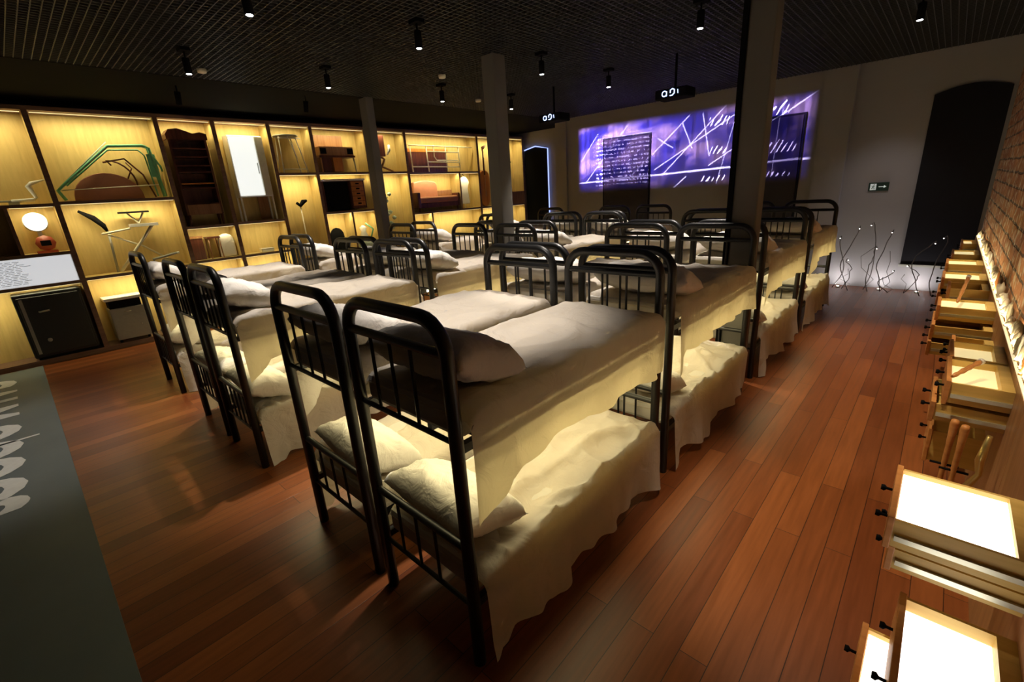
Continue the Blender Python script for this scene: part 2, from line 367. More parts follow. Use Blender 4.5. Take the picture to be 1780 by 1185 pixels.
def pillow_mesh(seed, a=.375, b=.205, h=.115):
    n1, n2 = 34, 24; vs = []; fs = []
    for s in (1, -1):
        base = len(vs)
        for j in range(n2+1):
            for i in range(n1+1):
                u = -1+2*i/n1; v = -1+2*j/n2
                px = u*(1-.07*(1-abs(v)**2)*abs(u)**3-.0); py = v*(1-.10*(1-abs(u)**2)*abs(v)**3)
                th = max(0, (1-abs(u)**6))**.5*max(0, (1-abs(v)**3.2))**.5*(1.12-.12*abs(u))
                wr = .016*fb(u*2.2+seed, v*2.2, s)+.012*max(0, 1-abs(fb(u*3, v*3, seed))*5)*abs(u)
                z = s*(h*th)*(1 if s > 0 else .7)+wr*th**.5
                vs.append((px*a, py*b, z))
        for j in range(n2):
            for i in range(n1):
                q = base+j*(n1+1)+i; f = (q, q+1, q+n1+2, q+n1+1); fs.append(f if s > 0 else f[::-1])
    me = bpy.data.meshes.new('pillow'); me.from_pydata(vs, [], fs)
    bm = bmesh.new(); bm.from_mesh(me); bmesh.ops.remove_doubles(bm, verts=bm.verts, dist=.0004); bm.to_mesh(me); bm.free()
    me.polygons.foreach_set('use_smooth', [True]*len(me.polygons)); me.materials.append(pillow_m)
    return me
SH = {}
for sd in (1, -1):
    for k in range(3):
        SH['u', sd, k] = sheet_mesh('sheet', sd, 1.355, .955, 11+k*7+sd); SH['l', sd, k] = sheet_mesh('sheet', sd, .53, .06, 50+k*5+sd, .03, 2.8)
PM = [pillow_mesh(k*3.1+1) for k in range(3)]
bunkA = make_bunk((.22, .375, .53), True); bunkB = make_bunk((.17, .29, .405, .52, .64), False)
reg(None)
COLN = {'1R': 'column beside the wide right-hand aisle', '1L': 'column second from the right', '2R': 'right column of the middle pair', '2L': 'left column of the middle pair', '3': 'single leftmost column by the lit shelves'}
ROWN = ['nearest', 'second', 'third', 'farthest']
usedA = usedB = False; rnd = random.Random(4)
for ck, cx in XC.items():
    for ri, y in enumerate(YR):
        if ck in ('1R', '1L'):
            o = bunkA if not usedA else copy_tree(bunkA); usedA = True
        else:
            o = bunkB if not usedB else copy_tree(bunkB); usedB = True
        dx = .02*sin(ri*2.1+cx) if ri else 0
        o.location = (cx+dx, y, 0)
        tag(o, 'black metal bunk bed, %s of the %s' % (ROWN[ri], COLN[ck]), 'bunk bed', 'black metal bunk beds')
        side = 1 if ck in ('1R', '2R', '3') else -1
        for lv_, nm in (('u', 'upper'), ('l', 'lower')):
            s = bpy.data.objects.new('bed_sheet', SH[lv_, side, (ri+len(ck)) % 3]); COL.objects.link(s); s.location = (cx+dx, y, 0)
            tag(s, 'white sheet over %s mattress of %s bunk, %s' % (nm, ROWN[ri], COLN[ck]), 'sheet', 'white bed sheets')
            p = bpy.data.objects.new('pillow', PM[(ri+(lv_ == 'u')+len(ck)) % 3]); COL.objects.link(p)
            zt = 1.355 if lv_ == 'u' else .53
            p.location = (cx+dx+W/2+rnd.uniform(-.02, .03)+(.05 if ck == '1R' and lv_ == 'u' else 0), y+.262, zt+.118)
            p.rotation_euler = (radians(-16), radians(rnd.uniform(-2, 2)), radians(rnd.uniform(-5, 5)))
            tag(p, 'white pillow on %s mattress of %s bunk, %s' % (nm, ROWN[ri], COLN[ck]), 'pillow', 'white pillows')
        area('bunk_light', (cx+dx+W/2, y+L/2, 1.14), .7, 1.65, BUNK_W, WARM, spread=175)

# ------------------------------------------------------------------ ceiling spotlights
def make_spot():
    t = thing('ceiling_spotlight', 'x', 'spotlight', (0, 0, 3.945))
    box(-.07, .07, -.05, .05, -.035, 0).build('mounting_plate', matte_black, t)
    MB().tube([(0, 0, -.035), (0, 0, -.12)], .01, 6).build('stem', matte_black, t)
    MB().lathe([(.034, -.10), (.038, -.11), (.038, -.255), (.030, -.26)], n=14).build('lamp_body', matte_black, t)
    MB().lathe([(.027, -.2605), (.027, -.264)], n=14).build('lens', lens_m, t)
    return t
sp0 = make_spot(); reg(None)
SPN = ['above the nearest middle-pair bunks', 'above the nearest leftmost bunk', 'over the second bunk of the leftmost column', 'over the second bunks of the middle pair', 'before the sofa shelves, left of the middle column', 'right of the middle column, over the third bunks', 'just right of the middle column, small and far', 'over the farthest middle-pair bunks', 'left of the right-hand column, bright lens', 'at upper right, over the aisle by the bricks', 'directly over the nearest right pair', 'over the second right pair', 'added out of view over the near end of the right-hand aisle', 'added out of view over the middle of the right-hand aisle', 'added out of view over the slate floor panel at lower left']
for k, (x, y) in enumerate(SPOTS):
    o = sp0 if k == 0 else copy_tree(sp0); o.location = (x, y, 3.945)
    tag(o, 'black cylinder spotlight '+SPN[k], 'spotlight', 'black ceiling spotlights')
    spot('spot_lamp', (x, y, 3.67), (2.9, y, .2) if x > 2 else (x+(-.1 if x < 1 and x > 0 else 0.25 if x > -3 and x < 1 else .0), y+(.5 if x == .75 else 0), 0), SPOT_W*(.85 if x > 2 else .4 if y < 0 else 1), NEUT if x < 2 else (1, .82, .56), (62 if x < -2 else 54) if x < 2 else 46, .8)
for k, (x, y) in enumerate([(-4.41, 1.32), (-2.97, 4.16), (-4.06, 5.96)]):
    tag(MB().lathe([(.05, 3.90), (.055, 3.925), (.055, 3.945)], (x, y, 0), 16).build('smoke_detector', cream_m), ['round smoke detector beside the left nearest spotlight', 'round smoke detector with red light above a spotlight', 'round pale smoke detector left of the middle column top'][k], 'smoke detector')
for k, (x, y) in enumerate([(-5.5, 1.27), (-5.3, 3.08)]):
    t = thing('track_spotlight', ['dark unlit spotlight under the black ceiling border, left', 'dark unlit spotlight under the black ceiling border, farther one'][k], 'spotlight', (x, y, 3.94))
    MB().tube([(0, 0, 0), (0, 0, -.1)], .01, 6).build('stem', matte_black, t)
    MB().tube([(0, 0, -.08), (-.05, 0, -.24)], .04, 12).build('lamp_body', matte_black, t)

# ------------------------------------------------------------------ projectors
def projector(x, y, z, label):
    t = thing('projector', label, 'projector', (x, y, z))
    box(-.24, .24, -.16, .16, -.065, .065).build('housing', matte_black, t, bevel=.015)
    MB().tube([(0, 0, .065), (0, 0, 3.945-z)], .018, 8).build('ceiling_pole', matte_black, t)
    g = MB(); yy = -.167
    g.tube([(-.09+.035*cos(a), yy, .035*sin(a)) for a in [2*pi*i/14 for i in range(14)]], .007, 6, closed=True)
    g.tube([(-.055, yy, .03), (-.055, yy, -.035)], .006, 6)
    g.tube([(0, yy, 0), (.0, yy, .035), (.03, yy, .05), (.06, yy, .035), (.06, yy, -.01), (.03, yy, -.035), (-.005, yy, -.035)], .008, 6)
    g.tube([(.11, yy, .03), (.115, yy, -.02)], .006, 6)
    g.build('status_display', sign_glow, t)
    MB().lathe([(.045, .16), (.045, .19), (.03, .19)], (0, 0, 0), 14, 'Y').build('lens_barrel', matte_black, t)
projector(-.2, 6.25, 3.42, 'black ceiling projector with glowing marks, nearer and right one')
projector(-2.55, 6.4, 3.43, 'black ceiling projector with glowing marks, farther and left one')
# the projector's picture is real light thrown on the far wall
PX, PY, PZ = -1.9, 6.6, 3.45; D = YN-PY
l = bpy.data.lights.new('projector_beam', 'POINT'); l.energy = PROJ_W; l.shadow_soft_size = .003
lo = bpy.data.objects.new('projector_beam', l); COL.objects.link(lo); lo.location = (PX, PY, PZ)
l.use_nodes = True; t = l.node_tree; em = t.nodes['Emission']
geo = N(t, 'ShaderNodeNewGeometry'); sp = N(t, 'ShaderNodeSeparateXYZ'); t.links.new(geo.outputs['Incoming'], sp.inputs[0])
def M(op, a, b=None, c=None, clamp=False):
    n = N(t, 'ShaderNodeMath', operation=op, use_clamp=clamp)
    for i, v in enumerate((a, b, c)):
        if v is None: continue
        if isinstance(v, (int, float)): n.inputs[i].default_value = v
        else: t.links.new(v, n.inputs[i])
    return n.outputs[0]
ys = M('MAXIMUM', sp.outputs['Y'], .05)
X = M('MULTIPLY_ADD', M('DIVIDE', sp.outputs['X'], ys), D, PX); Z = M('MULTIPLY_ADD', M('DIVIDE', sp.outputs['Z'], ys), D, PZ)
def SS(v, a, b):
    n = N(t, 'ShaderNodeMapRange', interpolation_type='SMOOTHSTEP'); t.links.new(v, n.inputs[0]); n.inputs[1].default_value = a; n.inputs[2].default_value = b; return n.outputs[0]
def MUL(*a):
    r = a[0]
    for x in a[1:]: r = M('MULTIPLY', r, x)
    return r
def rect(x0, x1, z0, z1, e=.08): return MUL(SS(X, x0-e, x0+e), SS(X, x1+e, x1-e), SS(Z, z0-e, z0+e), SS(Z, z1+e, z1-e))
def vec(a, b): 
    c = N(t, 'ShaderNodeCombineXYZ')
    for i, v in enumerate((a, b)):
        if isinstance(v, (int, float)): c.inputs[i].default_value = v
        else: t.links.new(v, c.inputs[i])
    return c.outputs[0]
def NZ(v, s, d=3):
    n = N(t, 'ShaderNodeTexNoise'); n.inputs['Scale'].default_value = s; n.inputs['Detail'].default_value = d; t.links.new(v, n.inputs['Vector']); return n.outputs['Fac']
mask = rect(-4.56, .82, 2.12, 3.62, .10)
c1 = NZ(vec(MUL(X, .8), M('MULTIPLY_ADD', X, -.35, MUL(Z, 1.6))), 1.1, 4)
pink = SS(c1, .42, .62)
streak = MUL(.95, M('MULTIPLY_ADD', SS(NZ(vec(MUL(X, 9), MUL(Z, .7)), 1.3, 4), .3, .7), .7, .45), M('MULTIPLY_ADD', SS(c1, .35, .65), .8, .5))
left = M('MULTIPLY_ADD', SS(X, -.6, -4.6), 1.1, .35)
fall = M('MULTIPLY_ADD', SS(Z, 2.05, 2.9), .75, .25)
lines = None
def line(x0, z0, x1, z1, wd=.02, k=1.0):
    global lines
    dx, dz = x1-x0, z1-z0; ln = sqrt(dx*dx+dz*dz); nx_, nz_ = -dz/ln, dx/ln
    d = M('ABSOLUTE', M('ADD', M('MULTIPLY', M('SUBTRACT', X, x0), nx_), M('MULTIPLY', M('SUBTRACT', Z, z0), nz_)))
    tt = M('ADD', M('MULTIPLY', M('SUBTRACT', X, x0), dx/ln/ln), M('MULTIPLY', M('SUBTRACT', Z, z0), dz/ln/ln))
    v = MUL(SS(d, wd, wd*.2), SS(tt, -.01, .01), SS(tt, 1.01, .99), k)
    lines = v if lines is None else M('ADD', lines, v)
for a in [(-4.55, 2.85, -4.0, 3.5), (-4.4, 2.3, -3.1, 3.65), (-3.0, 2.4, -1.6, 3.6), (-2.4, 2.5, -.4, 3.6), (-2.2, 2.36, -.8, 3.7), (-1.1, 2.5, .9, 3.7), (-2.35, 3.2, -1.95, 2.95), (-1.3, 3.6, -1.1, 2.7), (-1.75, 3.45, -1.5, 2.9), (-1.6, 2.3, -1.9, 2.05)]: line(*a)
line(-4.7, 2.30, .9, 2.48, .03, 1.3); line(-.9, 2.1, -.6, 3.4, .015, .6); line(.25, 2.15, .3, 3.5, .015, .5)
# small handwriting: ragged rows of strokes
row = MUL(Z, 10.5); fr = M('FRACT', M('ADD', row, MUL(NZ(vec(MUL(X, 2.0), 0.), 1, 1), .5)))
band = MUL(SS(fr, .15, .3), SS(fr, .75, .5)); hand = SS(NZ(vec(MUL(X, 14), MUL(M('FLOOR', row), 7.3)), 1.3, 5), .45, .58)
txt = MUL(rect(-4.05, -2.55, 2.22, 3.42, .04), band, hand)
# large slanted script
def word(x0, x1, z0, z1, sd):
    u = M('ADD', MUL(X, 1.0), MUL(Z, -.55)); ph_ = NZ(vec(MUL(X, 3.1), sd*1.0), 1.5, 2)
    sw = M('ABSOLUTE', M('SINE', M('MULTIPLY_ADD', u, 30, MUL(ph_, 6))))
    top = M('MULTIPLY_ADD', NZ(vec(MUL(X, 6), sd*3.3), 1.2, 1), (z1-z0)*1.3, z0+(z1-z0)*-.05)
    return MUL(SS(sw, .5, .25), SS(X, x0, x0+.03), SS(X, x1, x1-.03), SS(Z, z0, z0+.03), SS(M('SUBTRACT', top, Z), 0, .03))
script = M('ADD', M('ADD', word(-1.15, -.7, 3.3, 3.62, 1), word(.0, .42, 3.35, 3.68, 5)), M('ADD', M('ADD', word(-1.1, -.72, 2.72, 3.0, 2), word(.02, .66, 2.62, 3.0, 3)), M('ADD', word(-1.25, -.7, 2.15, 2.35, 4), word(.05, .6, 2.15, 2.32, 6))))
mxc = N(t, 'ShaderNodeMix', data_type='RGBA'); mxc.inputs[6].default_value = (.06, .05, .95, 1); mxc.inputs[7].default_value = (.52, .30, .85, 1); t.links.new(pink, mxc.inputs[0])
base = MUL(mask, streak, left, fall)
sc = N(t, 'ShaderNodeVectorMath', operation='SCALE'); t.links.new(mxc.outputs[2], sc.inputs[0]); t.links.new(base, sc.inputs['Scale'])
ls = N(t, 'ShaderNodeVectorMath', operation='SCALE'); ls.inputs[0].default_value = (.8, .7, 1.3)
tot = MUL(mask, M('ADD', MUL(lines, .75), M('ADD', MUL(txt, 2.0), MUL(script, 2.6)))); t.links.new(tot, ls.inputs['Scale'])
av = N(t, 'ShaderNodeVectorMath', operation='ADD'); t.links.new(sc.outputs[0], av.inputs[0]); t.links.new(ls.outputs[0], av.inputs[1])
fwd = MUL(M('GREATER_THAN', sp.outputs['Y'], .1), M('POWER', M('DIVIDE', 1, ys), 3.0))
t.links.new(av.outputs[0], em.inputs['Color']); t.links.new(MUL(fwd, 60.0), em.inputs['Strength'])

# ------------------------------------------------------------------ exit sign, wire flowers, floor uplights
t = thing('exit_sign', 'small dark exit sign with running figure and right arrow on far wall', 'sign', (2.05, YN-.012, 1.88))
box(-.15, .15, -.01, .01, -.075, .075).build('plate', plain('exit_dark_green', (.01, .04, .03), .5), t)
g = MB(); yy = -.014
g.box(-.125, -.035, -.0125, -.0105, -.055, .055)
g.box(.0, .09, -.0125, -.0105, -.006, .006); g.prism([(.075, -.028), (.115, 0), (.075, .028)], -.0125, -.0105, 'Y')
g.build('pictogram', emit('exit_white', (.9, 1, .95), .25), t)
g = MB(); gy = -.0145
g.tube([(-.075, gy, .02), (-.085, gy, -.01), (-.1, gy, -.035)], .006, 6).tube([(-.085, gy, -.01), (-.065, gy, -.02), (-.06, gy, -.045)], .005, 6).tube([(-.1, gy, .005), (-.078, gy, .018), (-.055, gy, .002)], .004, 6).lathe([(.009, -.002), (.009, .002)], (-.07, gy, .037), 8, 'Y')
g.build('running_figure', MATS['exit_dark_green'], t)
FL = [(.95, 9.75, .9, 0), (1.15, 9.6, 1.15, 1), (1.62, 9.9, 1.2, 2), (1.78, 9.85, .7, 3), (1.9, 9.7, 1.45, 0), (2.12, 9.9, 1.5, 1), (2.2, 9.75, 1.0, 2), (2.38, 9.85, 1.35, 4), (2.5, 9.8, .5, 3), (2.72, 9.85, .62, 1), (2.95, 9.7, 1.15, 0), (3.1, 9.8, 1.25, 2)]
WN = ['behind the farthest right bunk', 'beside the farthest right bunk post', 'bending left near the pilaster', 'short, near the pilaster base', 'tall, arching under the exit sign', 'tallest, right of the exit sign', 'straight, between two tall ones', 'looping beside the dark panel edge', 'short, below the dark panel corner', 'low, under the dark panel', 'crossing the dark panel', 'nearest the brick wall drawers']
for k, (x, y, h, sd) in enumerate(FL):
    rd = random.Random(k*5+2); t = thing('wire_flower', 'thin bent wire flower with glowing tip, '+WN[k], 'wire sculpture', (x, y, 0), 'wire flowers along the far wall')
    pts = [(0, 0, 0)]; n = 16; a = rd.uniform(.05, .16)*rd.choice((-1, 1))
    for i in range(1, n+1):
        v = i/n; pts.append((a*sin(v*pi*1.3)+.05*noise.noise(Vector((v*3.2, k*3.7, .3)))*min(1, v*4)*2+.04*(1 if (k % 3 == 0 and .55 < v < .72) else 0)+(.18*max(0, v-.75)*4*(1 if a > 0 else -1)*.4), .02*sin(v*5), h*(v if v < .85 else .85-.3*(v-.85))))
    MB().tube(pts, .0075, 6).build('stem', wire_m, t)
    if sd in (1, 3, 4): MB().tube([(0, 0, .01)]+[(rd.uniform(-.14, .14), 0, h*.14*i) for i in range(1, 5)], .0045, 5).build('side_stem', wire_m, t)
    MB().lathe([(.002, -.009), (.008, -.003), (.008, .003), (.002, .009)], pts[-1], 8).build('glowing_tip', tip_m, t)
for k, x in enumerate((1.7, 2.35, 2.9)):
    t = thing('floor_uplight', ['small floor uplight at the far wall, leftmost', 'small floor uplight at the far wall, middle', 'small floor uplight at the far wall, by the drawers'][k], 'floor light', (x, 9.98, 0))
    MB().lathe([(.035, 0), (.035, .02), (.028, .022)], n=12).build('housing', steel, t); MB().lathe([(.022, .0225), (.022, .025)], n=10).build('lens', tip_m, t)
    area('uplight_lamp', (x, 9.95, .05), .1, .1, FLOOR_UP_W*9, (1, .92, .88), (radians(160), 0, 0))
spot('wall_wash', (2.2, 8.9, 3.7), (2.1, 10.1, .5), 42, (1, .9, .87), 70, 1, .1)

# ------------------------------------------------------------------ display shelving on the left
FX, BX = -7.2, -7.62
sh = thing('display_shelving', 'wall-wide lit plywood display shelving with dark edges along the left wall', 'shelving', (FX, 0, 0))
def part(mb, name, mat, bevel=0): return mb.build(name, mat, sh, bevel, (-FX, 0, 0))
YU = [-2.1, -.3, 1.28, 2.15, 3.13, 3.99, 5.28, 6.38, 8.86, 10.86]; TOP, BASE = 3.76, .08
for y in YU:
    part(box(BX, FX-.012, y-.03, y+.03, BASE, TOP), 'upright', ply); part(box(FX-.012, FX, y-.034, y+.034, BASE, TOP), 'upright_edge', edge_m)
part(box(BX, FX, -2.1, 10.86, TOP, TOP+.06), 'top_board', edge_m); part(box(BX, FX, -2.1, 10.86, 0, BASE), 'plinth', edge_m)
part(box(BX-.02, BX, -2.1, 10.86, 0, TOP), 'back_panel', ply)
CELLS = []   # (y0, y1, z0, z1, light)
def shelf(y0, y1, z):
    part(box(BX, FX-.012, y0+.03, y1-.03, z-.02, z+.02), 'shelf_board', ply); part(box(FX-.012, FX, y0+.034, y1-.034, z-.024, z+.024), 'shelf_edge', edge_m)
def upr(y, z0, z1):
    part(box(BX, FX-.012, y-.018, y+.018, z0+.018, z1-.018), 'divider', ply); part(box(FX-.012, FX, y-.02, y+.02, z0+.02, z1-.02), 'divider_edge', edge_m)
LAY = [(0, [1.22, 1.69, 2.42]), (1, [1.24, 2.44]), (2, [1.28, 1.91]), (3, [1.28, 1.92]), (4, [2.82]), (5, [1.98, 2.82]), (6, [2.82]), (7, [1.80, 2.80]), (8, [1.8])]
for c, zs in LAY:
    z = [BASE]+zs+[TOP]
    for a in zs: shelf(YU[c], YU[c+1], a)
    for a, b_ in zip(z[:-1], z[1:]): CELLS.append((YU[c]+.03, YU[c+1]-.03, a, b_))
upr(-.87, 1.69, 2.42); upr(4.66, BASE, 1.98); upr(8.1, 1.80, 2.80); upr(7.0, BASE, 1.80)
part(box(BX, FX, 9.9, 10.83, 1.82, 2.2), 'filler_panel', midwood)
for (y0, y1, z0, z1) in CELLS:
    if y0 < -1 and 1.2 < z0 < 1.5: continue
    if y0 < -1 and 1.5 < z0 < 2.3: y0 = -.85
    part(box(FX-.04, FX-.02, y0+.02, y1-.02, z1-.032, z1-.0225), 'led_strip', led_m)
    dim = .55 if (z1-z0) < .7 else 1
    if z0 == BASE: dim *= .8
    area('shelf_light', (FX-.055, (y0+y1)/2, z1-.045), .04, (y1-y0)*.9, SHELF_W*dim*(y1-y0)*(.5+.25*(z1-z0)), (1, .86, .47), (0, radians(30), 0), 140)

# ------------------------------------------------------------------ exhibits on the shelves
def ex(name, label, cat, y, z, x=-7.4): return thing(name, label, cat, (x, y, z))
# white desk-lamp arm
t = ex('lamp_arm', 'white jointed metal arm lying in the top left shelf bay', 'lamp arm', -.75, 2.44)
MB().tube([(0, -.45, .06), (0, .0, .06)], .014, 8).build('rod', grey_m, t)
MB().tube([(0, -.02, .06), (0, .22, .07), (0, .26, .1), (0, .22, .27), (0, .26, .31), (0, .42, .36)], [.026, .03, .022, .04, .03, .008], 10).build('arm', white_m, t)
box(-.05, .05, -.06, .06, 0, .045).build('foot', grey_m, t)
# round lamp with red base
t = ex('round_lamp', 'glowing round lamp disc on a red octagonal base in a small dark bay', 'lamp', -.6, 1.71)
MB().lathe([(.02, 0), (.12, .005), (.13, .02), (.13, .04)], (.02, 0, .47), 24, 'X').build('lamp_disc', lampdisc, t)
MB().lathe([(.14, -.03), (.145, .0), (.14, .035)], (.02, 0, .47), 24, 'X').build('disc_rim', white_m, t)
MB().lathe([(.12, -.05), (.12, .05)], (.04, .03, .15), 8, 'X').build('base', red_m, t)
box(.091, .1, -.03, .09, .11, .19).build('window', matte_black, t); box(0, .05, -.02, .03, .25, .36).build('neck', steel, t); box(-.06, .1, -.1, .14, 0, .035).build('foot', red_m, t)
# white light box with faint text
t = ex('light_box', 'wide white light box with faint text in the left shelving', 'light box', -1.2, 1.24, -7.22)
box(-.3, 0, -.86, .86, 0, .43).build('case', white_m, t); box(0, .012, -.85, .85, .01, .42).build('panel', whitebox, t)
g = MB()
for i in range(15):
    z = .38-.024*i; y = -.6+.002*i
    rd = random.Random(i)
    while y < .25: w_ = rd.uniform(.03, .12); g.box(.0122, .0128, y, y+w_, z, z+.006); y += w_+.02
g.build('faint_text_lines', plain('grey_print', (.5, .52, .55), .6), t)
# black safe
t = ex('iron_safe', 'large black iron safe with lever handle in bottom left bay', 'safe', -.75, .08, -7.42)
box(-.18, .19, -.42, .38, .03, 1.05).build('body', plain('blackened_iron', (.012, .015, .018), .35), t, bevel=.02)
box(.19, .215, -.38, .34, .08, 1.0).build('door', plain('dark_iron_door', (.018, .024, .028), .4), t, bevel=.008)
MB().tube([(.22, -.18, .76), (.25, -.18, .76), (.25, -.06, .77)], .014, 8).build('lever_handle', steel, t)
MB().lathe([(.03, .215), (.03, .23)], (0, -.18, .3), 12, 'X').build('lock', grey_m, t); box(.216, .222, -.36, -.32, .1, .98).build('hinge_strip', grey_m, t)
box(-.15, .18, -.38, .34, 0, .03).build('plinth', matte_black, t)
# green cot frame and chairs
t = ex('folding_cot_frame', 'green tubular cot frame folded upright in the top left bay', 'cot frame', .5, 2.46, -7.3)
g = MB()
for dx in (0, -.1):
    g.tube([(dx, -.66, .02), (dx, -.72, .17), (dx, -.58, .3), (dx, .05, .84), (dx, .52, .86), (dx, .6, .82), (dx, .66, .02)], .021, 8)
g.tube([(-.05, -.6, .24), (-.05, .04, .78), (-.05, .45, .79), (-.05, .52, .7), (-.05, .56, .03)], .012, 8)
g.build('tube_frame', green_m, t)
MB().tube([(0, .55, .86), (0, .7, .52), (-.06, .72, .45)], .016, 8).build('side_arm', green_m, t)
box(-.02, .0, .54, .66, .35, .72).build('green_plate', green_m, t)
MB().tube([(.01, -.68, .17), (.01, .6, .22)], .008, 6).build('cross_bar', cream_m, t)
MB().tube([(0, -.6, .3), (0, .05, .9)], .009, 6).build('pale_bar', celadon, t)
t = ex('bentwood_chair', 'brown bentwood chair lying behind the green cot frame', 'chair', .45, 2.46, -7.46)
MB().prism([(-.5, .0), (.42, .0)]+[(-.04+.46*cos(a), .03+.40*sin(a)) for a in [pi*i/16 for i in range(17)]], .03, .07, 'X').build('seat', terracotta, t, bevel=.01)
MB().tube([(0, .1, .55)]+[(0, .05+.33*cos(a), .25+.38*sin(a)) for a in [pi*.5-i*pi*.62/8 for i in range(9)]]+[(0, .36, .02)], .014, 8).build('back_hoop', darkwood, t)
MB().tube([(-.02, .0, .6), (-.02, .3, .66), (-.02, .5, .4), (-.02, .6, .02)], .014, 8).build('leg', darkwood, t)
MB().tube([(0, .25, .3), (0, .36, .5), (0, .3, .6)], .011, 8).build('leg', darkwood, t)
# scissor table
t = ex('scissor_trolley', 'cream scissor-legged instrument stand with black top in the middle left bay', 'instrument stand', .55, 1.26, -7.38)
MB().tube([(.02, -.32, .02), (.02, .02, .42), (.02, .32, .78)], .026, 8).build('leg', cream_m, t)
MB().tube([(-.04, -.4, .68), (-.04, .1, .4), (-.04, .42, .12)], .016, 8).build('leg', cream_m, t)
MB().tube([(0, -.42, .66), (0, -.02, .72)], .016, 8).build('rail', cream_m, t)
box(-.08, .08, -.02, .38, .74, .79).build('tray', white_m, t); box(-.07, .07, -.12, .3, .97, 1.0).build('black_top', matte_black, t)
MB().tube([(0, 0, .97), (0, .12, .8)], .014, 8).tube([(0, .22, .97), (0, .12, .8)], .014, 8).build('support', cream_m, t)
t = ex('microscope', 'dark tilted optical instrument behind the cream scissor stand', 'instrument', .1, 1.26, -7.5)
MB().tube([(0, -.16, 1.05), (0, .0, .93), (0, .1, .8), (0, .13, .7)], [.02, .045, .04, .02], 10).build('tube', matte_black, t)
MB().tube([(0, .14, .7), (0, .1, .0)], .018, 8).build('stand', grey_m, t)
t = ex('grey_tube', 'grey metal tube with bright tip resting low behind the left bunk', 'tube', 1.0, 1.26, -7.3)
MB().tube([(0, -.3, .16), (0, .02, .22), (0, .08, .23)], [.022, .022, .018], 8).build('shaft', grey_m, t); MB().tube([(0, .08, .23), (0, .12, .235)], .02, 8).build('tip', white_m, t); MB().tube([(0, -.28, .15), (0, -.3, .0)], .014, 6).build('rest', grey_m, t)
# bedside cabinet
t = ex('bedside_cabinet', 'grey metal bedside cabinet with white top in bottom bay', 'cabinet', .12, .08, -7.4)
box(-.17, .17, -.24, .24, .05, .6).build('body', grey_m, t, bevel=.008); box(-.17, .15, -.22, .22, .6, .74).build('compartment_shade', matte_black, t)  # black block above the body paints the shade inside the gap
box(-.19, .2, -.27, .27, .74, .79).build('top', white_m, t, bevel=.01)
d = box(.17, .18, -.225, .225, .07, .46).build('door', grey_m, t); MB().lathe([(.012, .18), (.012, .2)], (0, .14, .28), 8, 'X').build('door_knob', steel, d)
d = box(.17, .18, -.225, .225, .48, .585).build('drawer', grey_m, t); MB().tube([(.19, -.05, .53), (.19, .05, .53)], .006, 6).build('drawer_handle', steel, d)
for y in (-.2, .2): MB().tube([(.1, y, 0), (.1, y, .05)], .02, 8).build('foot', matte_black, t)
# tall dark cabinet of slots
t = ex('pigeonhole_cabinet', 'tall dark brown wooden cabinet with open slots and carved top', 'cabinet', 1.7, 1.93, -7.4)
g = MB().box(-.15, .14, -.3, -.265, .2, 1.5).box(-.15, .14, .265, .3, .2, 1.5).box(-.15, -.13, -.27, .27, .2, 1.5)
g.build('carcass', darkwood, t)
MB().prism([(-.32, 1.5), (.32, 1.5), (.32, 1.6), (.22, 1.63), (.1, 1.60), (0, 1.64), (-.12, 1.68), (-.26, 1.66), (-.32, 1.58)], -.15, .16, 'X').build('crest', darkwood, t)
for k, z in enumerate([.38, .66, .74, .94, 1.05, 1.2, 1.34]): box(-.13, .13, -.265, .265, z, z+.022).build('slot_shelf', orangewood if k == 2 else darkwood, t)
box(.12, .15, -.265, .265, .2, .38).build('drawer', midwood, t)
for y in (-.27, .27):
    MB().tube([(.11, y, .2), (.11, y, 0)], [.03, .018], 8).build('leg', darkwood, t); MB().tube([(-.11, y, .2), (-.11, y, 0)], [.03, .018], 8).build('leg', darkwood, t)
# white cabinet on legs, glow painted into its door for brightness
t = ex('white_cabinet', 'tall bright white cabinet on legs beside the dark slotted cabinet', 'cabinet', 2.66, 1.94, -7.4)
box(-.14, .12, -.30, .34, .46, 1.6).build('body', white_m, t, bevel=.008); d = box(.12, .14, -.28, .17, .49, 1.57).build('door', emit('white_door_painted_glow', (.97, 1, .95), .9), t); box(.14, .15, .14, .155, .9, 1.1).build('door_handle', steel, d); box(.12, .135, .19, .32, .49, 1.57).build('side_door', cream_m, t)
for x in (-.12, .1):
    for y in (-.28, .32): box(x-.015, x+.015, y-.015, y+.015, 0, .46).build('leg', white_m, t)
box(-.14, -.12, .1, .3, .02, .46).build('brace_panel', midwood, t)
# stool with white cloth
t = ex('small_stool', 'small wooden stool with dark seat in low bay left of white cushion', 'stool', 1.72, 1.3, -7.42)
box(-.12, .12, -.1, .12, .38, .41).build('seat', darkwood, t)
for x in (-.1, .1):
    for y in (-.08, .1): MB().tube([(x, y, .38), (x*1.1, y*1.1, 0)], .012, 6).build('leg', midwood, t)
t = ex('white_cushion', 'crumpled white cushion standing beside the small wooden stool', 'cushion', 1.95, 1.3, -7.38)
MB().lathe([(.02, -.05), (.13, -.045), (.16, 0), (.13, .045), (.02, .05)], (0, 0, .3), 14, 'X').box(-.05, .05, -.14, .14, 0, .3).build('stuffing', pillow_m, t, bevel=.03)
t = ex('wooden_box', 'dark brown box at the left end of a low bay', 'box', 1.45, 1.3, -7.45)
box(-.1, .1, -.1, .1, 0, .4).build('body', darkwood, t); box(-.11, .11, -.11, .11, .4, .44).build('lid', midwood, t)
t = ex('white_case', 'small flat white case alone on an otherwise empty bay', 'case', 2.68, 1.3, -7.4)
